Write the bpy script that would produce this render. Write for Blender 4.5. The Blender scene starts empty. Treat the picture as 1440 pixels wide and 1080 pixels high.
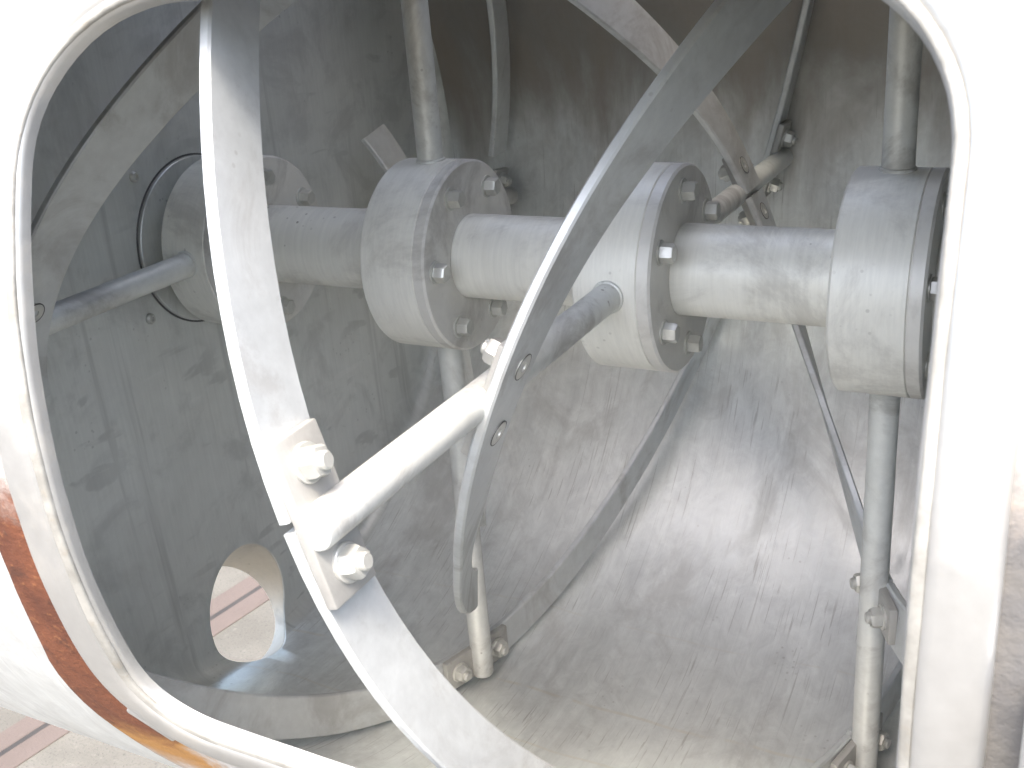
import bpy, bmesh, math, random
from mathutils import Vector, Matrix
random.seed(7)
D = bpy.data
SC = bpy.context.scene
COL = SC.collection
U = 0.1                       # model unit = hub radius = 0.1 m
PI = math.pi
R = math.radians

# ------------------------------------------------------------------ layout (hub radii)
F = [-3.9924, -1.3177, 1.0167, 3.3113]          # right faces of the four hubs
HUBW, CAPT = 0.758, 0.130
SO = 0.400
S = [f - SO for f in F]                         # spoke planes
RS = 0.4413                                     # shaft radius
RI, RO = 5.56, 5.63                             # drum inner / outer radius
SPR = 0.135                                     # spoke radius
GZ = -12.0                                      # ground level
RK = .26
XL = -4.75                                      # left end of straight shell
XR = 7.3

def pol(x, r, th):                              # th in degrees: 0 up, 90 towards the door, 180 down
    t = R(th)
    return Vector((x, -r * math.sin(t), r * math.cos(t)))

# ------------------------------------------------------------------ object helpers
def empty(name, loc):
    o = D.objects.new(name, None); COL.objects.link(o)
    o.location = Vector(loc) * U
    o.empty_display_size = 0.05
    return o

def tag(o, label=None, cat=None, group=None, kind=None):
    if label: o['label'] = label
    if cat: o['category'] = cat
    if group: o['group'] = group
    if kind: o['kind'] = kind
    return o

def mesh_from(name, bm, mat, sharp=35):
    me = D.meshes.new(name)
    bmesh.ops.recalc_face_normals(bm, faces=bm.faces[:])
    bm.to_mesh(me); bm.free()
    me.polygons.foreach_set('use_smooth', [True] * len(me.polygons))
    me.set_sharp_from_angle(angle=R(sharp))
    me.materials.append(mat)
    return me

def part(name, src, mat=None, parent=None, M=None, sharp=35):
    """link one mesh object; src is a bmesh (model units) or a ready mesh"""
    if isinstance(src, bmesh.types.BMesh):
        bmesh.ops.scale(src, vec=(U, U, U), verts=src.verts[:])
        me = mesh_from(name, src, mat, sharp)
    else:
        me = src
    o = D.objects.new(name, me); COL.objects.link(o)
    if parent: o.parent = parent
    if M is not None:
        M = M.copy(); M.translation = M.translation * U
        o.matrix_basis = M
    return o

# ------------------------------------------------------------------ shape helpers
def frame(o, z, xh=None):
    """matrix at o with local Z along z"""
    z = Vector(z).normalized()
    x = Vector(xh) if xh is not None else (Vector((1, 0, 0)) if abs(z.x) < .9 else Vector((0, 1, 0)))
    x = (x - z * x.dot(z)).normalized()
    y = z.cross(x)
    M = Matrix((x, y, z)).transposed().to_4x4(); M.translation = Vector(o)
    return M

def lathe(bm, prof, M=Matrix(), n=48, closed=False):
    """prof: (z, r) pairs revolved round local Z"""
    rings = []
    for z, r in prof:
        if r < 1e-6:
            rings.append([bm.verts.new(M @ Vector((0, 0, z)))])
        else:
            rings.append([bm.verts.new(M @ Vector((r * math.cos(2 * PI * i / n), r * math.sin(2 * PI * i / n), z))) for i in range(n)])
    pairs = list(zip(rings, rings[1:]))
    if closed: pairs.append((rings[-1], rings[0]))
    for a, b in pairs:
        for i in range(n):
            j = (i + 1) % n
            if len(a) == 1 and len(b) == 1: continue
            if len(a) == 1: bm.faces.new((a[0], b[j], b[i]))
            elif len(b) == 1: bm.faces.new((a[i], a[j], b[0]))
            else: bm.faces.new((a[i], a[j], b[j], b[i]))
    return bm

def box(bm, sx, sy, sz, M=Matrix(), bev=0.0, seg=2):
    r = bmesh.ops.create_cube(bm, size=1.0)
    vs = r['verts']
    for v in vs: v.co = Vector((v.co.x * sx, v.co.y * sy, v.co.z * sz))
    if bev > 0:
        es = list({e for v in vs for e in v.link_edges})
        q = bmesh.ops.bevel(bm, geom=es, offset=bev, segments=seg, affect='EDGES', profile=.5)
        vs = list({v for f in q['faces'] for v in f.verts} | {v for v in vs if v.is_valid})
    for v in vs: v.co = M @ v.co
    return bm

def hexprism(bm, af, z0, z1, M=Matrix(), cham=.02, rot=0.):
    """hexagon head with a chamfered, domed top"""
    rc = af / math.sqrt(3)
    def ring(z, k): return [bm.verts.new(M @ Vector((k * rc * math.cos(R(60 * i + rot)), k * rc * math.sin(R(60 * i + rot)), z))) for i in range(6)]
    a = ring(z0, 1); b = ring(z1 - cham, 1); c = ring(z1, .86)
    bm.faces.new(list(reversed(a))); bm.faces.new(c)
    for p, q in ((a, b), (b, c)):
        for i in range(6):
            j = (i + 1) % 6; bm.faces.new((p[i], p[j], q[j], q[i]))
    return bm

def rod(p0, p1, r, cham=.03, n=40, collar=True):
    p0, p1 = Vector(p0), Vector(p1); L = (p1 - p0).length
    bm = bmesh.new()
    prof = []
    if collar:                                   # weld fillet at the root
        prof += [(-.05, r + .022), (.022, r + .022), (.036, r + .016), (.042, r + .002)]
    else:
        prof += [(0, 0), (0, r - cham), (cham, r)]
    k = 14
    for i in range(1, k): prof.append((.06 + (L - .12) * i / k, r * (1 + .004 * math.sin(i * 2.3))))
    prof += [(L - cham, r), (L - cham * .3, r - cham * .3), (L, r - cham), (L, 0)]
    if collar: prof.insert(0, (-.05, 0))
    return lathe(bm, prof, frame(p0, p1 - p0), n)

# ------------------------------------------------------------------ materials
def new_mat(name):
    m = D.materials.new(name); m.use_nodes = True
    nt = m.node_tree; nt.nodes.clear()
    out = nt.nodes.new('ShaderNodeOutputMaterial')
    b = nt.nodes.new('ShaderNodeBsdfPrincipled')
    nt.links.new(b.outputs[0], out.inputs[0])
    return m, nt, b

class NB:
    def __init__(s, nt): s.nt = nt
    def n(s, t, **kw):
        o = s.nt.nodes.new(t)
        for k, v in kw.items(): setattr(o, k, v)
        return o
    def l(s, a, b): s.nt.links.new(a, b)
    def val(s, x, sock):
        if isinstance(x, (int, float)): sock.default_value = x
        else: s.l(x, sock)
    def math(s, op, a, b=0., c=None, clamp=False):
        o = s.n('ShaderNodeMath', operation=op); o.use_clamp = clamp
        s.val(a, o.inputs[0]); s.val(b, o.inputs[1])
        if c is not None: s.val(c, o.inputs[2])
        return o.outputs[0]
    def noise(s, vec, scale, detail=4, rough=.55, dist=0.):
        o = s.n('ShaderNodeTexNoise'); o.inputs['Scale'].default_value = scale
        o.inputs['Detail'].default_value = detail; o.inputs['Roughness'].default_value = rough
        o.inputs['Distortion'].default_value = dist
        s.l(vec, o.inputs['Vector']); return o.outputs['Fac']
    def mapv(s, vec, scale=(1, 1, 1), loc=(0, 0, 0), rot=(0, 0, 0)):
        o = s.n('ShaderNodeMapping'); o.inputs['Scale'].default_value = scale
        o.inputs['Location'].default_value = loc; o.inputs['Rotation'].default_value = rot
        s.l(vec, o.inputs['Vector']); return o.outputs[0]
    def ramp(s, fac, lo, hi, a=0., b=1.):
        o = s.n('ShaderNodeMapRange'); o.interpolation_type = 'SMOOTHSTEP'
        s.val(fac, o.inputs[0]); o.inputs[1].default_value = lo; o.inputs[2].default_value = hi
        o.inputs[3].default_value = a; o.inputs[4].default_value = b
        return o.outputs[0]
    def mix(s, fac, a, b):
        o = s.n('ShaderNodeMix', data_type='RGBA')
        s.val(fac, o.inputs[0])
        for x, i in ((a, 6), (b, 7)):
            if isinstance(x, tuple): o.inputs[i].default_value = (*x, 1)
            else: s.l(x, o.inputs[i])
        return o.outputs[2]
    def scalecol(s, col, f):
        o = s.n('ShaderNodeVectorMath', operation='SCALE')
        if isinstance(col, tuple): o.inputs[0].default_value = col
        else: s.l(col, o.inputs[0])
        s.val(f, o.inputs['Scale']); return o.outputs[0]
    def comb(s, x, y, z):
        o = s.n('ShaderNodeCombineXYZ')
        for v, i in ((x, 0), (y, 1), (z, 2)): s.val(v, o.inputs[i])
        return o.outputs[0]

def steel(name, base, rough, metal, grain=(60, 60, 60), blotch=.25, fine=.18, cyl=False, zoff=0., dirt=.35,
          dirtcol=(.20, .18, .155), drip=None, scuff=0., bump=.12, pit=0.3, brown_tint=0.):
    m, nt, b = new_mat(name); k = NB(nt)
    tc = k.n('ShaderNodeTexCoord')
    co = k.n('ShaderNodeVectorMath', operation='ADD'); co.inputs[1].default_value = (0, 0, zoff)
    k.l(tc.outputs['Object'], co.inputs[0]); P = co.outputs[0]
    sep = k.n('ShaderNodeSeparateXYZ'); k.l(P, sep.inputs[0])
    if cyl:
        th = k.math('ARCTAN2', sep.outputs[1], k.math('MULTIPLY', sep.outputs[2], -1.))   # seam on top
        V = k.comb(sep.outputs[0], k.math('MULTIPLY', th, .55), 0.)
    else:
        V = P
    nb = k.noise(k.mapv(V, (1, 1, 1)), 5.5, 6, .6, .4)
    nb2 = k.noise(k.mapv(V, (1, 1, 1), (3.1, 1.7, .4)), 24., 5, .6)
    nf = k.noise(k.mapv(V, grain), 1.0, 5, .65)
    f = k.math('ADD', 1., k.math('MULTIPLY', k.math('SUBTRACT', nb, .5), 2 * blotch))
    f = k.math('ADD', f, k.math('MULTIPLY', k.math('SUBTRACT', nb2, .5), blotch))
    f = k.math('ADD', f, k.math('MULTIPLY', k.math('SUBTRACT', nf, .5), fine * 2))
    if cyl:
        nsx = k.noise(k.mapv(V, (46, 1.6, 1), (4, 2, 0)), 1., 6, .68, .25)
        nsm = k.noise(k.mapv(V, (1, .7, 1), (9, 3, 0)), 34., 8, .74, .9)
        f = k.math('ADD', f, k.math('MULTIPLY', k.math('SUBTRACT', nsx, .5), .36))
        f = k.math('ADD', f, k.math('MULTIPLY', k.math('SUBTRACT', nsm, .5), .62))
    col = k.scalecol(base, f)
    rg = k.math('ADD', rough, k.math('MULTIPLY', k.math('SUBTRACT', nb2, .5), .14))
    rg = k.math('ADD', rg, k.math('MULTIPLY', k.math('SUBTRACT', nf, .5), .08))
    if cyl:
        rg = k.math('ADD', rg, k.math('MULTIPLY', k.math('SUBTRACT', nsx, .5), .22))
        rg = k.math('ADD', rg, k.math('MULTIPLY', k.math('SUBTRACT', nsm, .5), .20))
    # dirt film in patches
    nd = k.noise(k.mapv(V, (1, .6, 1) if cyl else (1, 1, 1), (7.3, 2.2, 5.1)), 9., 8, .68, .6)
    dm = k.math('MULTIPLY', k.ramp(nd, .48, .64), dirt)
    hgt = nf
    if drip:                                       # runs down the plate
        a, (s1, s2), amt = drip
        nv = k.noise(k.mapv(V, tuple(s1 if c == a else (s2 if c == 'Z' else 1.) for c in 'XYZ') if not cyl else (s1, s2, 1.)), 1., 5, .6, .25)
        dm = k.math('MAXIMUM', dm, k.math('MULTIPLY', k.ramp(nv, .55, .74), amt))
    if scuff > 0:                                  # dark scuffs and pale scratches in two directions
        for rot, sc, th0, amt in ((.5, (330, 9, 30), .70, .45), (-.35, (420, 5, 40), .715, .4), (.95, (300, 12, 30), .70, .5), (.12, (460, 3, 30), .72, .35)):
            ns = k.noise(k.mapv(V, sc, (rot, rot * 2, 0), (0, 0, rot)), 1., 3, .5, .35)
            nm = k.noise(k.mapv(V, (1, 1, 1), (rot * 9, 1, 2)), 7., 3, .5)
            mk = k.math('MULTIPLY', k.ramp(ns, th0 - .09, th0 - .03), k.ramp(nm, .48, .62))
            dm = k.math('MAXIMUM', dm, k.math('MULTIPLY', mk, min(1., amt * scuff)))
        ns = k.noise(k.mapv(V, (520, 6, 40), (2, 5, 0), (0, 0, .15)), 1., 2, .5, .2)
        sm = k.math('MULTIPLY', k.ramp(ns, .665, .70), .6 * scuff)
        col = k.mix(k.math('MULTIPLY', sm, .6), col, (.78, .78, .77))
    if pit > 0:                                    # small dark pits and specks
        vo = k.n('ShaderNodeTexVoronoi'); vo.inputs['Scale'].default_value = 95.
        k.l(k.mapv(V, (1, 1, 1), (.3, .2, .1)), vo.inputs['Vector'])
        sp = k.ramp(vo.outputs['Distance'], .10, .20, 1., 0.)
        nm = k.noise(k.mapv(V, (1, 1, 1), (1, 8, 3)), 12., 3, .5)
        dm = k.math('MAXIMUM', dm, k.math('MULTIPLY', k.math('MULTIPLY', sp, k.ramp(nm, .56, .66)), pit))
    if brown_tint > 0:                                   # mottled dark brown tint over the upper half, and pale tide lines at the bottom
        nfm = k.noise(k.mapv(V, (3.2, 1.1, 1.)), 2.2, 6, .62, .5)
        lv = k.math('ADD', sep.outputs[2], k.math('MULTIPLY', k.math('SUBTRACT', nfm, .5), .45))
        fm = k.math('MULTIPLY', k.ramp(lv, -.06, .16), brown_tint)
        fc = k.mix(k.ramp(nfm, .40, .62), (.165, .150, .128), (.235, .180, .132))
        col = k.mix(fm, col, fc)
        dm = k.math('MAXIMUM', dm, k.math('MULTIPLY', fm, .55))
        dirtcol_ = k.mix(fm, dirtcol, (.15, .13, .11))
        for off, wd, am in ((.006, .0035, .55), (-.092, .003, .4), (.15, .002, .25)):
            wv = k.math('ADD', k.math('MULTIPLY', th, .556), k.math('MULTIPLY', k.math('SUBTRACT', k.noise(k.mapv(P, (6, 1, 1)), 1., 2, .5), .5), .03))
            ln = k.ramp(k.math('ABSOLUTE', k.math('SUBTRACT', wv, off)), wd * .3, wd, 1., 0.)
            col = k.mix(k.math('MULTIPLY', ln, k.math('MULTIPLY', k.ramp(nb2, .40, .55), am)), col, (.66, .63, .55))
    else:
        dirtcol_ = dirtcol
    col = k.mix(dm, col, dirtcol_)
    k.l(col, b.inputs['Base Color'])
    k.l(k.math('ADD', rg, k.math('MULTIPLY', dm, .2), clamp=True), b.inputs['Roughness'])
    k.l(k.math('MULTIPLY', metal, k.math('SUBTRACT', 1., k.math('MULTIPLY', dm, .7))), b.inputs['Metallic'])
    if bump > 0:
        bp = k.n('ShaderNodeBump'); bp.inputs['Strength'].default_value = bump; bp.inputs['Distance'].default_value = .0012
        k.l(k.math('ADD', k.math('MULTIPLY', hgt, .5), k.math('MULTIPLY', nb2, 1.2)), bp.inputs['Height'])
        k.l(bp.outputs[0], b.inputs['Normal'])
    return m

ZV = GZ * U                                        # vessel root is on the ground
M_shell = steel('drum_steel', (.70,.72,.705), .38, .50, grain=(520, 4, 1), blotch=.12, fine=.06, cyl=True, zoff=ZV, dirt=.24, drip=('X', (55, 2.0), .12), scuff=.85, bump=.09, brown_tint=.72)
M_end = steel('end_plate_steel', (.65,.665,.64), .44, .42, grain=(40, 240, 14), blotch=.18, fine=.11, zoff=ZV, dirt=.20, drip=('Y', (42, 1.6), .32), scuff=.5, bump=.12, dirtcol=(.13, .135, .13))
M_hub = steel('hub_steel', (.765,.76,.70), .42, .08, grain=(300, 30, 30), blotch=.17, fine=.13, dirt=.3, bump=.08)
M_cap = steel('hub_face_steel', (.66,.65,.61), .45, .15, grain=(60, 60, 60), blotch=.14, fine=.10, dirt=.4, bump=.10)
M_shaft = steel('shaft_steel', (.775,.77,.71), .40, .08, grain=(260, 12, 12), blotch=.16, fine=.13, dirt=.32, bump=.10, pit=.8)
M_spoke = steel('spoke_steel', (.62,.63,.60), .42, .2, grain=(90, 90, 90), blotch=.2, fine=.15, dirt=.5, bump=.16, pit=.7)
M_blade = steel('blade_steel', (.585,.605,.60), .42, .42, grain=(70, 70, 70), blotch=.2, fine=.16, dirt=.35, bump=.12)
M_lug = steel('lug_steel', (.39, .385, .36), .46, .3, grain=(120, 120, 120), blotch=.12, fine=.10, dirt=.3, bump=.15)
M_bolt = steel('bolt_steel', (.57,.57,.53), .34, .5, grain=(150, 150, 150), blotch=.12, fine=.10, dirt=.25, bump=.1)
M_rim = steel('rim_steel', (.50, .50, .485), .40, .70, grain=(90, 90, 90), blotch=.12, fine=.10, zoff=ZV, dirt=.35, dirtcol=(.40, .36, .29), bump=.15)
M_skin = steel('outer_skin_steel', (.62, .63, .64), .36, .82, grain=(200, 30, 30), blotch=.10, fine=.08, zoff=ZV, dirt=.15, bump=.06)

def gasket_mat():
    m, nt, b = new_mat('gasket_groove_grey'); k = NB(nt)
    tc = k.n('ShaderNodeTexCoord'); P = tc.outputs['Object']
    n1 = k.noise(P, 30., 6, .6); n2 = k.noise(k.mapv(P, (1, 1, 1), (3, 3, 3)), 90., 4, .6)
    c = k.mix(k.ramp(n1, .38, .66), (.40, .39, .355), (.27, .262, .235))
    c = k.mix(k.math('MULTIPLY', k.ramp(n2, .55, .7), .6), c, (.32, .29, .24))
    k.l(c, b.inputs['Base Color']); b.inputs['Roughness'].default_value = .6; b.inputs['Metallic'].default_value = .35
    bp = k.n('ShaderNodeBump'); bp.inputs['Strength'].default_value = .35; bp.inputs['Distance'].default_value = .002
    k.l(n2, bp.inputs['Height']); k.l(bp.outputs[0], b.inputs['Normal'])
    return m
M_gask = gasket_mat()

def rust_mat():
    m, nt, b = new_mat('rusted_backing_steel'); k = NB(nt)
    tc = k.n('ShaderNodeTexCoord'); P = tc.outputs['Object']
    sep = k.n('ShaderNodeSeparateXYZ'); k.l(P, sep.inputs[0])
    n1 = k.noise(P, 14., 8, .65, .4); n2 = k.noise(k.mapv(P, (1, 1, 1), (5, 2, 1)), 60., 6, .65); n3 = k.noise(k.mapv(P, (1, 1, 1), (1, 9, 4)), 170., 4, .6)
    c = k.mix(k.ramp(n1, .34, .64), (.078, .023, .010), (.145, .046, .018))
    c = k.mix(k.math('MULTIPLY', k.ramp(n2, .52, .68), .7), c, (.05, .018, .010))
    c = k.mix(k.math('MULTIPLY', k.ramp(n3, .56, .7), .5), c, (.27, .11, .04))
    # the rust fades into amber, then bare grey paint, past the lower corner and round to the far side
    xx = k.math('ADD', sep.outputs[0], k.math('MULTIPLY', k.math('SUBTRACT', n1, .5), .16))
    zz = k.math('ADD', sep.outputs[2], k.math('MULTIPLY', k.math('SUBTRACT', n2, .5), .08))
    hi = k.ramp(zz, 1.17, 1.23)                      # above the shaft the ring is bare
    zd = k.math('ADD', sep.outputs[2], k.math('MULTIPLY', k.math('SUBTRACT', n1, .5), .10))
    am = k.math('MAXIMUM', k.ramp(xx, -.265, -.245), k.ramp(zd, .955, .99, 1., 0.))
    gr = k.math('MAXIMUM', k.math('MAXIMUM', k.ramp(xx, -.245, -.21), k.ramp(zd, .90, .95, 1., 0.)), hi)
    c = k.mix(am, c, (.36, .18, .05))
    far = k.math('MULTIPLY', k.ramp(sep.outputs[0], .2, .24), k.math('SUBTRACT', 1., k.ramp(zz, 1.27, 1.33)))
    gcol = k.mix(far, k.mix(k.ramp(n2, .4, .7), (.47, .45, .42), (.36, .31, .26)), k.mix(k.ramp(n1, .4, .62), (.105, .102, .100), (.13, .122, .11)))
    c = k.mix(gr, c, gcol)
    k.l(c, b.inputs['Base Color'])
    b.inputs['Roughness'].default_value = .78
    bp = k.n('ShaderNodeBump'); bp.inputs['Strength'].default_value = .5; bp.inputs['Distance'].default_value = .003
    k.l(k.math('ADD', n2, k.math('MULTIPLY', n3, .6)), bp.inputs['Height']); k.l(bp.outputs[0], b.inputs['Normal'])
    return m
M_rust = rust_mat()

def paving(name, ca, cb, spk, dark):
    m, nt, b = new_mat(name); k = NB(nt)
    tc = k.n('ShaderNodeTexCoord'); P = tc.outputs['Object']
    n1 = k.noise(P, 3.5, 6, .6); n2 = k.noise(k.mapv(P, (1, 1, 1), (3, 3, 1)), 190., 4, .75); n3 = k.noise(k.mapv(P, (1, 1, 1), (8, 1, 1)), 45., 4, .6)
    c = k.mix(k.ramp(n1, .35, .65), ca, cb)
    c = k.mix(k.math('MULTIPLY', k.ramp(n2, .54, .66), spk), c, dark)
    c = k.mix(k.math('MULTIPLY', k.ramp(n3, .58, .74), spk * .7), c, tuple(min(1, x * 1.25) for x in cb))
    k.l(c, b.inputs['Base Color']); b.inputs['Roughness'].default_value = .85
    bp = k.n('ShaderNodeBump'); bp.inputs['Strength'].default_value = .4; bp.inputs['Distance'].default_value = .003
    k.l(n2, bp.inputs['Height']); k.l(bp.outputs[0], b.inputs['Normal'])
    return m
M_pave = paving('exposed_aggregate_paving', (.105, .098, .080), (.142, .133, .110), .85, (.05, .047, .039))
M_slab = paving('pink_channel_stone', (.100, .078, .064), (.118, .092, .077), .35, (.07, .056, .047))
M_slot = paving('slot_dark', (.030, .027, .024), (.045, .04, .035), .5, (.02, .018, .016))
M_hole = D.materials.new('recess_black'); M_hole.use_nodes = True
M_hole.node_tree.nodes['Principled BSDF'].inputs['Base Color'].default_value = (.09, .088, .085, 1)

# ================================================================== GROUND
def sheet(x0, x1, y0, y1, z, n=1):
    bm = bmesh.new()
    vs = [bm.verts.new((x0, y0, z)), bm.verts.new((x1, y0, z)), bm.verts.new((x1, y1, z)), bm.verts.new((x0, y1, z))]
    bm.faces.new(vs); return bm
g = part('pavement', sheet(-2500, 2500, -2500, 2500, GZ), M_pave)
tag(g, 'pale sandy aggregate paving under the mixer drum', 'pavement', kind='structure')

# ================================================================== VESSEL
vroot = empty('mixer_vessel', (1.4, 0, GZ))
tag(vroot, 'stainless steel horizontal mixing drum with open rounded door and rusted rim', 'mixing drum')
VO = Vector((1.4, 0, GZ))
def vpart(name, bm, mat, parent=vroot, sharp=35):
    for v in bm.verts: v.co -= VO
    return part(name, bm, mat, parent, sharp=sharp)
# materials of the drum see coordinates relative to the root: the x offset does not matter, z offset is in zoff

# ---- opening path in the (X, s) plane, s = arc length at RO
def arcs(th): return R(th) * RO
TL, BL, BR, TR = (-1.325, 59.0), (-1.195, 110.1), (3.848, 111.4), (3.848, 59.3)
def rounded(corners, radii, n=14):
    pts = []
    N = len(corners)
    for i in range(N):
        p = Vector(corners[i]); a = Vector(corners[i - 1]); c = Vector(corners[(i + 1) % N]); r = radii[i]
        u = (a - p).normalized(); v = (c - p).normalized()
        ang = u.angle(v); d = r / math.tan(ang / 2)
        ctr = p + (u + v).normalized() * (r / math.sin(ang / 2))
        s0 = p + u * d - ctr; s1 = p + v * d - ctr
        a0 = math.atan2(s0.y, s0.x); a1 = math.atan2(s1.y, s1.x)
        da = (a1 - a0 + PI) % (2 * PI) - PI
        for q in range(n + 1): pts.append(ctr + Vector((math.cos(a0 + da * q / n), math.sin(a0 + da * q / n))) * r)
    out = []                                       # even out the straights
    for i in range(len(pts)):
        a, b = pts[i], pts[(i + 1) % len(pts)]
        L = (b - a).length; q = max(1, int(L / .12))
        for t in range(q): out.append(a.lerp(b, t / q))
    return out
PATH = rounded([(x, arcs(t)) for x, t in (TL, BL, BR, TR)], [1.0, .56, .70, .85])
NP = len(PATH)
NRM = []
for i in range(NP):
    t = (PATH[(i + 1) % NP] - PATH[i - 1]).normalized()
    NRM.append(Vector((-t.y, t.x)))
cen = sum(PATH, Vector((0, 0))) / NP
if NRM[0].dot(PATH[0] - cen) < 0: NRM = [-n for n in NRM]
def on_drum(q, r): return pol(q.x, r, math.degrees(q.y / RO))

def sweep(prof, wob=0., closed=False, seed=1, grow=None):
    """prof: (e outward, h above the outer skin)"""
    rnd = random.Random(seed)
    ph = [rnd.uniform(0, 6.28) for _ in range(6)]
    bm = bmesh.new(); rows = []
    for i in range(NP):
        row = []
        for j, (e, h) in enumerate(prof):
            a = 2 * PI * i / NP
            if grow and e > .5: e = e * grow(PATH[i])
            w = wob * (math.sin(a * 5 + ph[0]) + .6 * math.sin(a * 13 + ph[1] + j) + .4 * math.sin(a * 29 + ph[2])) / 2
            row.append(bm.verts.new(on_drum(PATH[i] + NRM[i] * (e + w), RO + h + w * .5)))
        rows.append(row)
    m = len(prof)
    for i in range(NP):
        a, b = rows[i], rows[(i + 1) % NP]
        for j in range(m if closed else m - 1):
            j2 = (j + 1) % m
            bm.faces.new((a[j], a[j2], b[j2], b[j]))
    return bm

# ---- drum shell (thick wall with the door opening)
def hit_path(d):
    best = None
    for i in range(NP):
        a = PATH[i] + NRM[i] * .05 - cen; b = PATH[(i + 1) % NP] + NRM[(i + 1) % NP] * .05 - cen
        e = b - a; den = d.x * e.y - d.y * e.x
        if abs(den) < 1e-9: continue
        t = (a.x * e.y - a.y * e.x) / den; s = (a.x * d.y - a.y * d.x) / den
        if t > 0 and -1e-6 <= s <= 1 + 1e-6: best = t if best is None else min(best, t)
    return cen + d * best
XA, XB, TA, TB = -2.3, 4.7, 49, 121
outer_loop = [Vector((XA, arcs(t))) for t in range(TA, TB)]
outer_loop += [Vector((XA + (XB - XA) * i / 46, arcs(TB))) for i in range(46)]
outer_loop += [Vector((XB, arcs(t))) for t in range(TB, TA, -1)]
outer_loop += [Vector((XB + (XA - XB) * i / 46, arcs(TA))) for i in range(46)]
inner_loop = [hit_path((q - cen).normalized()) for q in outer_loop]
def shell_bm():
    bm = bmesh.new()
    NL = len(outer_loop); K = 7
    def surf(r):
        rows = [[bm.verts.new(on_drum(inner_loop[i].lerp(outer_loop[i], k / K), r)) for k in range(K + 1)] for i in range(NL)]
        for i in range(NL):
            a, b = rows[i], rows[(i + 1) % NL]
            for k in range(K): bm.faces.new((a[k], a[k + 1], b[k + 1], b[k]))
        def grid(xs, ths):
            vv = [[bm.verts.new(pol(x, r, t)) for x in xs] for t in ths]
            for i in range(len(ths) - 1):
                for j in range(len(xs) - 1): bm.faces.new((vv[i][j], vv[i][j + 1], vv[i + 1][j + 1], vv[i + 1][j]))
        T1 = list(range(TA, TB + 1))
        xl = [XL + (XA - XL) * i / 4 for i in range(5)]; xr = [XB + (XR - XB) * i / 4 for i in range(5)]
        grid(xl, T1); grid(xr, T1)
        xm = [XA + (XB - XA) * i / 46 for i in range(47)]
        grid(xl[:-1] + xm + xr[1:], list(range(TB, TA + 361, 2)))
        return rows
    ri = surf(RI); ro = surf(RO)
    NLr = len(ri)
    for i in range(NLr):
        j = (i + 1) % NLr
        bm.faces.new((ri[i][0], ri[j][0], ro[j][0], ro[i][0]))
    ts = list(range(TA, TB)) + list(range(TB, TA + 360, 2))
    for x in (XL, XR):
        vi = [bm.verts.new(pol(x, RI, t)) for t in ts]; vo = [bm.verts.new(pol(x, RO, t)) for t in ts]
        for i in range(len(ts)):
            j = (i + 1) % len(ts); bm.faces.new((vi[i], vi[j], vo[j], vo[i]))
    bmesh.ops.remove_doubles(bm, verts=bm.verts[:], dist=1e-4)
    return bm

# ---- discharge chute: a slanted pipe through the bottom corner of the end plate
CH0 = Vector((-4.95, -.44, -4.89)); CHA = Vector((-.82, .0, -.57)).normalized(); CHR = .73
def cutter(r, a, b):
    bm = bmesh.new()
    lathe(bm, [(a, 0), (a, r), (b, r), (b, 0)], frame(CH0, CHA, (0, 1, 0)), 72)
    bmesh.ops.recalc_face_normals(bm, faces=bm.faces[:])
    return bm
def end_profile(off, x_in, sgn, n=12):
    """cross-section of a shallow dished end; off grows it outwards"""
    rk = RK + off
    pr = []
    cx, cr = x_in, RI - RK
    for i in range(n + 1):
        a = PI / 2 * i / n
        pr.append((cx + sgn * rk * math.sin(a), cr + rk * math.cos(a)))
    xe = cx + sgn * rk
    for q in (.8, .6, .4, .2, 0.): pr.append((xe + sgn * .09 * (1 - (q ** 2)), cr * q))
    return pr
MX = frame((0, 0, 0), (1, 0, 0))
def end_bm(sgn, x_in):
    bm = bmesh.new()
    a = end_profile(0., x_in, sgn); b = end_profile(.07, x_in, sgn)
    lathe(bm, a + list(reversed(b)), MX, 180, closed=False)
    # close the rim ring
    bm.verts.ensure_lookup_table()
    es = [e for e in bm.edges if e.is_boundary]
    if es: bmesh.ops.bridge_loops(bm, edges=es)
    bmesh.ops.recalc_face_normals(bm, faces=bm.faces[:])
    return bm
def inside_bm():
    bm = bmesh.new()
    lathe(bm, [(XR, 0), (XR, RI + .022)] + end_profile(.022, XL, -1), MX, 180)
    bmesh.ops.recalc_face_normals(bm, faces=bm.faces[:])
    return bm
def boolean(bm, cut):
    ma = D.meshes.new('tmp_a'); bm.to_mesh(ma); bm.free()
    mb = D.meshes.new('tmp_b'); cut.to_mesh(mb); cut.free()
    oa = D.objects.new('tmp_a', ma); ob = D.objects.new('tmp_b', mb)
    COL.objects.link(oa); COL.objects.link(ob)
    md = oa.modifiers.new('b', 'BOOLEAN'); md.operation = 'DIFFERENCE'; md.solver = 'EXACT'; md.object = ob
    bpy.context.view_layer.update()
    dg = bpy.context.evaluated_depsgraph_get()
    me = D.meshes.new_from_object(oa.evaluated_get(dg))
    r = bmesh.new(); r.from_mesh(me)
    for o in (oa, ob): D.objects.remove(o)
    for m in (ma, mb, me): D.meshes.remove(m)
    return r

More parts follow.
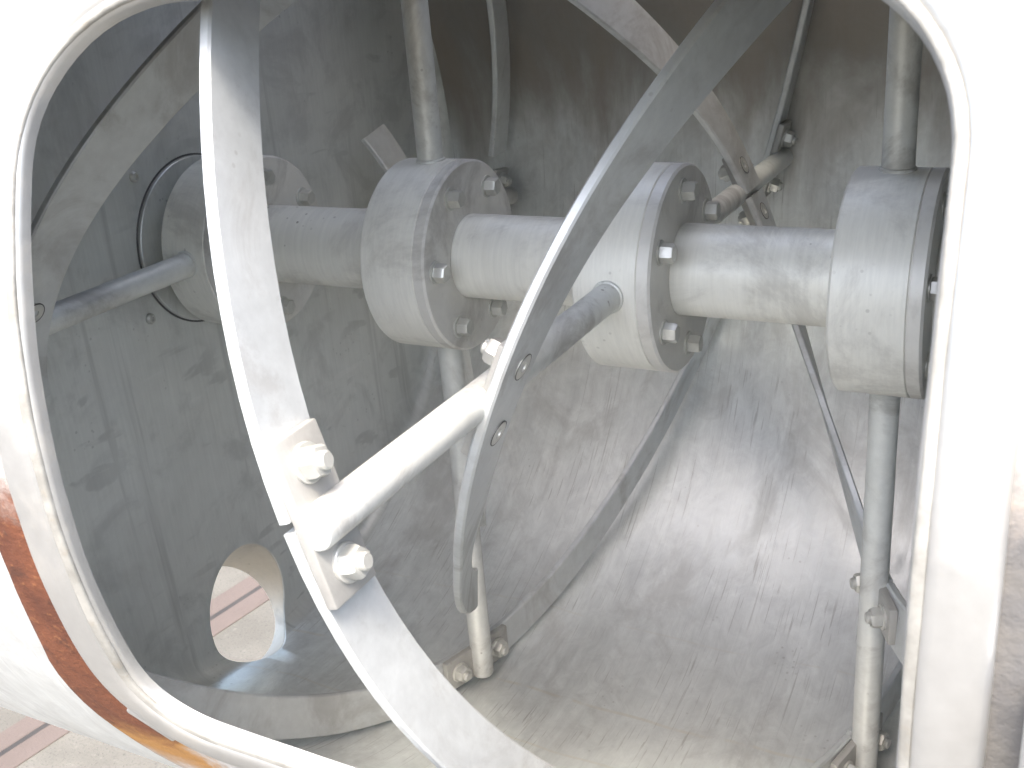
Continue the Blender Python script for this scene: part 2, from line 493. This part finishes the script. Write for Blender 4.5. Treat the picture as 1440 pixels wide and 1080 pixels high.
sb = shell_bm(); bmesh.ops.recalc_face_normals(sb, faces=sb.faces[:])
HX0, HX1, HY0, HY1 = -4.0, 2.8, .0, 2.3             # loading hatch on top of the drum
hb = bmesh.new(); box(hb, HX1 - HX0, HY1 - HY0, 4, Matrix.Translation(((HX0 + HX1) / 2, (HY0 + HY1) / 2, 6)))
bmesh.ops.recalc_face_normals(hb, faces=hb.faces[:])
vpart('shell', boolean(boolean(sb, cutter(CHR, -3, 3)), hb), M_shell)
def hatch_box(x0, x1, y0, y1, z0, z1, bev=.03):
    bm = bmesh.new(); box(bm, x1 - x0, y1 - y0, z1 - z0, Matrix.Translation(((x0 + x1) / 2, (y0 + y1) / 2, (z0 + z1) / 2)), bev); return bm
HZ = 6.1
bm = hatch_box(HX0 - .1, HX0, HY0 - .1, HY1 + .1, 4.6, HZ)
for a in ((HX1, HX1 + .1, HY0 - .1, HY1 + .1), (HX0, HX1, HY0 - .1, HY0), (HX0, HX1, HY1, HY1 + .1)):
    box(bm, a[1] - a[0], a[3] - a[2], (HZ - 5.45) if a[2] < 1 and a[3] < 1 else (HZ - 4.9), Matrix.Translation(((a[0] + a[1]) / 2, (a[2] + a[3]) / 2, (HZ + (5.45 if a[2] < 1 and a[3] < 1 else 4.9)) / 2)), .02)
vpart('hatch_curb', bm, M_skin)
vpart('sun_block_lid', hatch_box(HX0 - .3, HX1 + .3, HY0 - .42, HY0 - .3, 6.0, 9.6, .04), M_skin)  # added out of view: tall upright lid keeps direct sun out of the hatch
vpart('end_plate', boolean(end_bm(-1, XL), cutter(CHR, -3, 3)), M_end)
vpart('end_plate', end_bm(1, XR), M_end)
# chute pipe, trimmed to the inside face of the drum
pb = bmesh.new()
lathe(pb, [(-1.2, CHR - .005), (.56, CHR - .005), (.56, CHR + .1), (-1.2, CHR + .1)], frame(CH0, CHA, (0, 1, 0)), 72, closed=True)
bmesh.ops.recalc_face_normals(pb, faces=pb.faces[:])
M_chute = steel('chute_steel', (.62, .585, .52), .42, .60, grain=(90, 90, 90), blotch=.2, fine=.1, dirt=.4, bump=.15)
ob_ = boolean(pb, inside_bm())
# a boolean against the closed inside may leave loose slivers inside: keep only what lies outside
vpart('discharge_chute', ob_, M_chute)

# ---- bearing plate behind the first hub, screws on the end plate
def end_x(r): return XL - RK - .09 * (1 - (r / (RI - RK)) ** 2)
bm = bmesh.new(); xe = end_x(1.0)
lathe(bm, [(xe - .02, 0), (xe - .02, .985), (xe + .035, .985), (xe + .045, .975), (xe + .045, 0)], MX, 120)
vpart('bearing_plate', bm, M_end)
bm = bmesh.new()
lathe(bm, [(xe - .01, .99), (xe + .006, .99), (xe + .006, 1.012), (xe - .01, 1.012)], MX, 120, closed=True)
vpart('seal_gap', bm, M_hole)
for y, z in ((-.84, .93), (-1.03, -.68)):
    bm = bmesh.new(); x0 = end_x(1.2)
    lathe(bm, [(x0 - .02, 0), (x0 - .02, .062), (x0 + .03, .062), (x0 + .05, .045), (x0 + .05, .028), (x0 + .03, .024), (x0 + .03, 0)], frame((0, y, z), (1, 0, 0)) , 28)
    vpart('screw_head', bm, M_bolt)

# ---- door rim
vpart('door_rim', sweep([(.0, -.085), (.0, -.03), (.006, .0), (.018, .012), (.05, .026), (.062, .036), (.075, .052), (.095, .064), (.125, .072), (.20, .075), (.29, .073), (.325, .066), (.345, .052), (.353, .03), (.355, .0)], .006, seed=3), M_rim, sharp=50)
gb = sweep([(.012, .008), (.010, .022), (.018, .036), (.034, .042), (.064, .048), (.064, .02)], .006, closed=True, seed=5)
vpart('gasket', gb, M_gask, sharp=60)
def ring_grow(q):                                  # the backing plate widens round the lower left corner
    t = math.degrees(q.y / RO)
    g = 1 + .14 * min(1, max(0, (t - 97) / 7)) + .42 * min(1, max(0, (t - 104.4) / 4)) + .55 * min(1, max(0, (t - 108.4) / 1.8))
    return g if q.x < 1.2 else 1 + (g - 1) * max(0., 1 - (q.x - 1.2) / 1.5)
vpart('backing_ring', sweep([(.33, -.03), (.33, .026), (.42, .034), (.501, .038), (.55, .038), (.60, .038), (.65, .038), (.70, .036), (.715, .026), (.72, -.03)], .010, closed=True, seed=9, grow=ring_grow), M_rust, sharp=50)
# weld tacks between flange and backing ring (pale chips beside the rust)
def near_path(x, th):
    q = Vector((x, arcs(th))); return min(range(NP), key=lambda i: (PATH[i] - q).length)
for (x, th, L) in ((-1.1, 109.0, .42),):
    i = near_path(x, th); t = (PATH[(i + 1) % NP] - PATH[i - 1]).normalized()
    c = on_drum(PATH[i] + NRM[i] * .385, RO + .03)
    c2 = on_drum(PATH[i] + NRM[i] * .385 + t * .1, RO + .03)
    bm = bmesh.new()
    nrm = Vector((0, c.y, c.z)).normalized()
    box(bm, L, .085, .05, frame(c, nrm, c2 - c), .02)
    vpart('weld_tack', bm, M_rim)
# hinge lug at the far side of the door
bm = bmesh.new()
c = pol(4.64, RO + .14, 93.8)
box(bm, .62, 1.15, .30, frame(c, (0, c.y, c.z), (1, 0, 0)), .05, 3)
vpart('hinge_lug', bm, M_rim)
# legs that carry the drum
for x in (.4, 6.2):
    for y in (-3.4, 3.4):
        zt = -math.sqrt(RO * RO - 2.95 ** 2) + .03
        bm = bmesh.new(); box(bm, .9, .9, zt - GZ, Matrix.Translation((x, y, (zt + GZ) / 2)), .06)
        vpart('support_leg', bm, M_skin)
        bm = bmesh.new(); box(bm, 1.6, 1.6, .2, Matrix.Translation((x, y, GZ + .1)), .04)
        vpart('foot_plate', bm, M_skin)

# ================================================================== SLOT DRAIN in the paving
droot = empty('slot_drain', (-14.0, 4.0, GZ))
tag(droot, 'pink stone drain channel with a thin dark slot in the paving', 'drain channel')
DO = Vector((-14.0, 4.0, GZ))
DD = Vector((-.0, 1, 0)); 
DA = Vector((-14.66, 1.30, 0)); DB = Vector((-13.60, 8.27, 0)); DD = (DB - DA).normalized(); DN = Vector((DD.y, -DD.x, 0))
def strip(o0, o1, z0, z1, L=160):
    bm = bmesh.new(); c = DA + DN * ((o0 + o1) / 2); c.z = GZ + (z0 + z1) / 2
    box(bm, abs(o1 - o0), L, z1 - z0, frame(c, (0, 0, 1), DN), .012, 1)
    for v in bm.verts: v.co -= DO
    return bm
part('edge_slab', strip(-.66, -.07, -.3, .025), M_slab, droot)
part('edge_slab', strip(.07, .66, -.3, .025), M_slab, droot)
part('slot', strip(-.08, .08, -.4, .02), M_slot, droot)

# ================================================================== AGITATOR
aroot = empty('mixer_agitator', (0, 0, 0))
tag(aroot, 'grey steel shaft with bolted hubs, spokes and curved ribbon blades inside the drum', 'agitator')

bm = bmesh.new()
lathe(bm, [(XL - RK - .05, 0), (XL - RK - .05, RS), (XR + .5, RS), (XR + .5, 0)], MX, 96)
# more rings are not needed: the shaft is straight
part('shaft', bm, M_shaft, aroot)

# shared small parts -------------------------------------------------
bm = bmesh.new()
lathe(bm, [(0, 0), (0, .118), (.014, .118), (.018, .112), (.018, 0)], n=28)
hexprism(bm, .165, .018, .135, cham=.022)
bmesh.ops.scale(bm, vec=(U, U, U), verts=bm.verts[:])
ME_BOLT = mesh_from('bolt', bm, M_bolt, 30)
bm = bmesh.new()
lathe(bm, [(0, 0), (0, .125), (.02, .125), (.026, .118), (.026, 0)], n=28)
hexprism(bm, .185, .026, .125, cham=.03)
lathe(bm, [(.10, .058), (.155, .058), (.168, .045), (.168, 0)], n=20)
bmesh.ops.scale(bm, vec=(U, U, U), verts=bm.verts[:])
ME_NUT = mesh_from('nut', bm, M_bolt, 30)
bm = bmesh.new()                                   # countersunk socket screw, flush
lathe(bm, [(-.02, .100), (-.001, .100), (.003, .095), (.003, .040), (-.012, .037), (-.012, 0)], n=36)
bmesh.ops.scale(bm, vec=(U, U, U), verts=bm.verts[:])
ME_CSK = mesh_from('screw_head', bm, M_bolt, 30)
bm = bmesh.new()
lathe(bm, [(-.004, .1005), (.0012, .1005), (.0012, .108), (-.004, .108)], n=36, closed=True)
bmesh.ops.scale(bm, vec=(U, U, U), verts=bm.verts[:])
ME_CSKGAP = mesh_from('screw_gap', bm, M_hole, 30)

# hubs ---------------------------------------------------------------
PHASE = [0, 27, 3, 15]
for i, xf in enumerate(F):
    bm = bmesh.new()
    xl, xs = xf - HUBW, xf - CAPT
    lathe(bm, [(xl, RS - .02), (xl, .975), (xl + .022, 1.0), (xs - .012, 1.0), (xs - .004, .992), (xs - .004, RS - .02)], MX, 128, closed=True)
    h = part('hub', bm, M_hub, aroot)
    bm = bmesh.new()
    lathe(bm, [(xs - .008, RS - .01), (xs - .008, .985), (xs + .004, .985), (xs + .010, 1.0), (xf - .022, 1.0), (xf, .978), (xf, RS + .03), (xf - .02, RS - .01)], MX, 128, closed=True)
    part('cap_plate', bm, M_cap if True else M_hub, h)
    for b_ in range(6):
        p = pol(xf, .77, PHASE[i] + 60 * b_)
        part('bolt', ME_BOLT, parent=h, M=frame(p, (1, 0, 0), (0, math.cos(b_ * 1.3 + i), math.sin(b_ * 1.3 + i))))

# ribbons ------------------------------------------------------------
class Helix:
    """theta (degrees) against x, piecewise linear through the spoke planes"""
    def __init__(s, pts): s.pts = sorted(pts, key=lambda a: a[1])
    def x(s, th):
        p = s.pts
        if th <= p[0][1]: a, b = p[0], p[1]
        elif th >= p[-1][1]: a, b = p[-2], p[-1]
        else:
            for a, b in zip(p, p[1:]):
                if a[1] <= th <= b[1]: break
        return a[0] + (b[0] - a[0]) * (th - a[1]) / (b[1] - a[1])
    def frame(s, th, r, dx=0.):
        P = pol(s.x(th) + dx, r, th)
        t = pol(s.x(th + 1) + dx, r, th + 1) - pol(s.x(th - 1) + dx, r, th - 1); t.normalize()
        er = pol(0, 1, th); n = er.cross(t)
        if n.x < 0: n = -n
        return P, er, t, n

def ribbon(hx, t0, t1, r0, r1, thick, dx, flare=None, step=2.5, round_end=None, flat=.24):
    bm = bmesh.new(); rows = []
    n = max(4, int(abs(t1 - t0) / step)); c = .016
    for i in range(n + 1):
        th = t0 + (t1 - t0) * i / n
        a, b = (r0, r1) if flare is None else flare(th, r0, r1)
        sag = flat * math.sin(R(2 * th)) ** 2          # each length of bar is rolled a little flatter between spokes
        a -= sag; b -= sag
        rm = (a + b) / 2; hw = (b - a) / 2
        if round_end:
            lo, hi, amt = round_end(th); a2, b2 = a + lo, b - hi
            rm = (a2 + b2) / 2; hw = (b2 - a2) / 2
        P, er, t, nn = hx.frame(th, rm, dx)
        ht = thick / 2
        sec = [(-hw + c, -ht), (hw - c, -ht), (hw, -ht + c), (hw, ht - c), (hw - c, ht), (-hw + c, ht), (-hw, ht - c), (-hw, -ht + c)]
        rows.append([bm.verts.new(P + er * u + nn * v) for u, v in sec])
    for a, b in zip(rows, rows[1:]):
        for j in range(8):
            q = (j + 1) % 8; bm.faces.new((a[j], a[q], b[q], b[j]))
    bm.faces.new(rows[0]); bm.faces.new(list(reversed(rows[-1])))
    return bm

OA = Helix([(S[0] + .75, -92), (S[1], 0), (S[2], 90), (S[3], 180), (S[3] + 2.3, 270)])
OB = Helix([(S[0], 90), (S[1], 180), (S[2], 270), (S[3], 360)])
IA = Helix([(S[0], 450), (S[1], 360), (S[2], 270), (S[3], 180), (S[3] + 2.3, 90)])
IB = Helix([(S[0], 270), (S[1], 180), (S[2], 90), (S[3], 0)])
O0, O1, OT, ODX = 5.0, 5.47, .085, -.165
I0, I1, IT, IDX = 3.05, 3.60, .085, .145
def outer_seg(hx, a, b, o=0., flat=.24): part('ribbon_blade', ribbon(hx, a + .35, b - .35, O0 + o, O1 + o, OT, ODX, flat=flat), M_blade, aroot)
def inner_seg(hx, a, b, **kw): part('ribbon_blade', ribbon(hx, a + .5, b - .5, I0, I1, IT, IDX, **kw), M_blade, aroot)
for a, b in ((-90, 0), (0, 90), (90, 180), (180, 250)): outer_seg(OA, a, b)
for a, b in ((90, 180), (180, 270), (270, 360)): outer_seg(OB, a, b, .07, .17)
inner_seg(IA, 360, 466); inner_seg(IA, 270, 360); inner_seg(IA, 180, 270); inner_seg(IA, 100, 180)
def tail(th, a, b):
    k = max(0., (th - 125) / 40.)
    return a + .42 * k ** 1.3, b + .36 * k ** 1.3
inner_seg(IB, 0, 170, flare=tail)
inner_seg(IB, 186, 283)

# lugs ---------------------------------------------------------------
def lug(hx, th, r, rw, L, side, dx_lug, bolts=True, name='mounting_lug'):
    """side +1: nuts face +X (outer blades); -1: nuts face -X and flush screws show on the blade"""
    P, er, t, n = hx.frame(th, r, dx_lug)
    M = Matrix((t, er, n)).transposed().to_4x4()
    if M.determinant() < 0: M = Matrix((-t, er, n)).transposed().to_4x4()
    M.translation = P
    bm = bmesh.new(); box(bm, L, rw, .085, M, .018)
    o = part(name, bm, M_lug, aroot)
    for s in (-1, 1):
        c = P + t * (s * L * .31)
        nn = n * side
        part('nut', ME_NUT, parent=o, M=frame(c + nn * .042, nn, t + er * (.3 * s)))
        if side < 0:
            q = P + t * (s * L * .31) + n * (.0425 + IT + .0025)
            part('screw_head', ME_CSK, parent=o, M=frame(q, n, t))
            part('screw_gap', ME_CSKGAP, parent=o, M=frame(q, n, t))
    return o
OL, IL = 1.06, .98
for hx, th in ((OA, 0), (OA, 90), (OA, 180), (OB, 90), (OB, 180), (OB, 270), (OB, 360)):
    lug(hx, th, 5.235, .42, OL, 1, ODX + .0865)
lug(OA, -97, 5.235, .42, .9, 1, ODX + .0865)
for hx, th in ((IA, 450), (IA, 360), (IA, 270), (IA, 180), (IB, 0), (IB, 90)):
    lug(hx, th, 3.28, .40, IL, -1, IDX - .0865)

# spokes -------------------------------------------------------------
LEN = 5.44
def spoke(x, th, L=LEN):
    part('spoke', rod(pol(x, .98, th), pol(x, L, th), SPR), M_spoke, aroot)
for i in range(4):
    for th in ((90, 270) if i % 2 == 0 else (0, 180)):
        if i == 0 and th == 270:
            part('spoke', rod(pol(S[0], .98, 264), pol(S[0] + .75, LEN, 263), SPR), M_spoke, aroot)
        else: spoke(S[i], th)

# ================================================================== CAMERA
cam = D.cameras.new('camera'); co = D.objects.new('camera', cam); COL.objects.link(co)
yaw, pitch, roll, fpx = .4992, .3836, -.0811, 1532.14
fw = Vector((-math.sin(yaw) * math.cos(pitch), math.cos(yaw) * math.cos(pitch), -math.sin(pitch)))
rt = fw.cross(Vector((0, 0, 1))).normalized(); up = rt.cross(fw)
c_, s_ = math.cos(roll), math.sin(roll)
r2 = rt * c_ + up * s_; u2 = rt * -s_ + up * c_
Mc = Matrix((r2, u2, -fw)).transposed().to_4x4(); Mc.translation = Vector((4.297, -9.6677, 3.0197)) * U
co.matrix_world = Mc
cam.sensor_width = 36; cam.sensor_fit = 'HORIZONTAL'; cam.lens = 36 * fpx / 1440
cam.clip_start = .01; cam.clip_end = 2000
cam.dof.use_dof = True; cam.dof.focus_distance = .98; cam.dof.aperture_fstop = 20
SC.camera = co

# ================================================================== LIGHT
SD = Vector((.10, -.43, .89)).normalized()         # towards the sun
w = D.worlds.new('World'); SC.world = w; w.use_nodes = True
nt = w.node_tree; bg = nt.nodes['Background']
sky = nt.nodes.new('ShaderNodeTexSky'); sky.sky_type = 'NISHITA'; sky.sun_disc = False
sky.sun_elevation = math.asin(SD.z); sky.sun_rotation = math.atan2(SD.x, SD.y)
sky.dust_density = 4.5; sky.air_density = 1.0; sky.ozone_density = .35
nt.links.new(sky.outputs[0], bg.inputs[0]); bg.inputs[1].default_value = .15
sun = D.lights.new('sun', 'SUN'); sun.energy = .6; sun.angle = R(10); sun.color = (1, .965, .86)
so = D.objects.new('sun', sun); COL.objects.link(so)
so.rotation_euler = SD.to_track_quat('Z', 'Y').to_euler(); so.location = (0, 0, 3)

SC.view_settings.view_transform = 'Standard'; SC.view_settings.look = 'None'
SC.view_settings.exposure = 2.42; SC.view_settings.gamma = 1; SC.view_settings.use_curve_mapping = False
SC.cycles.max_bounces = 12; SC.cycles.glossy_bounces = 8; SC.cycles.diffuse_bounces = 6
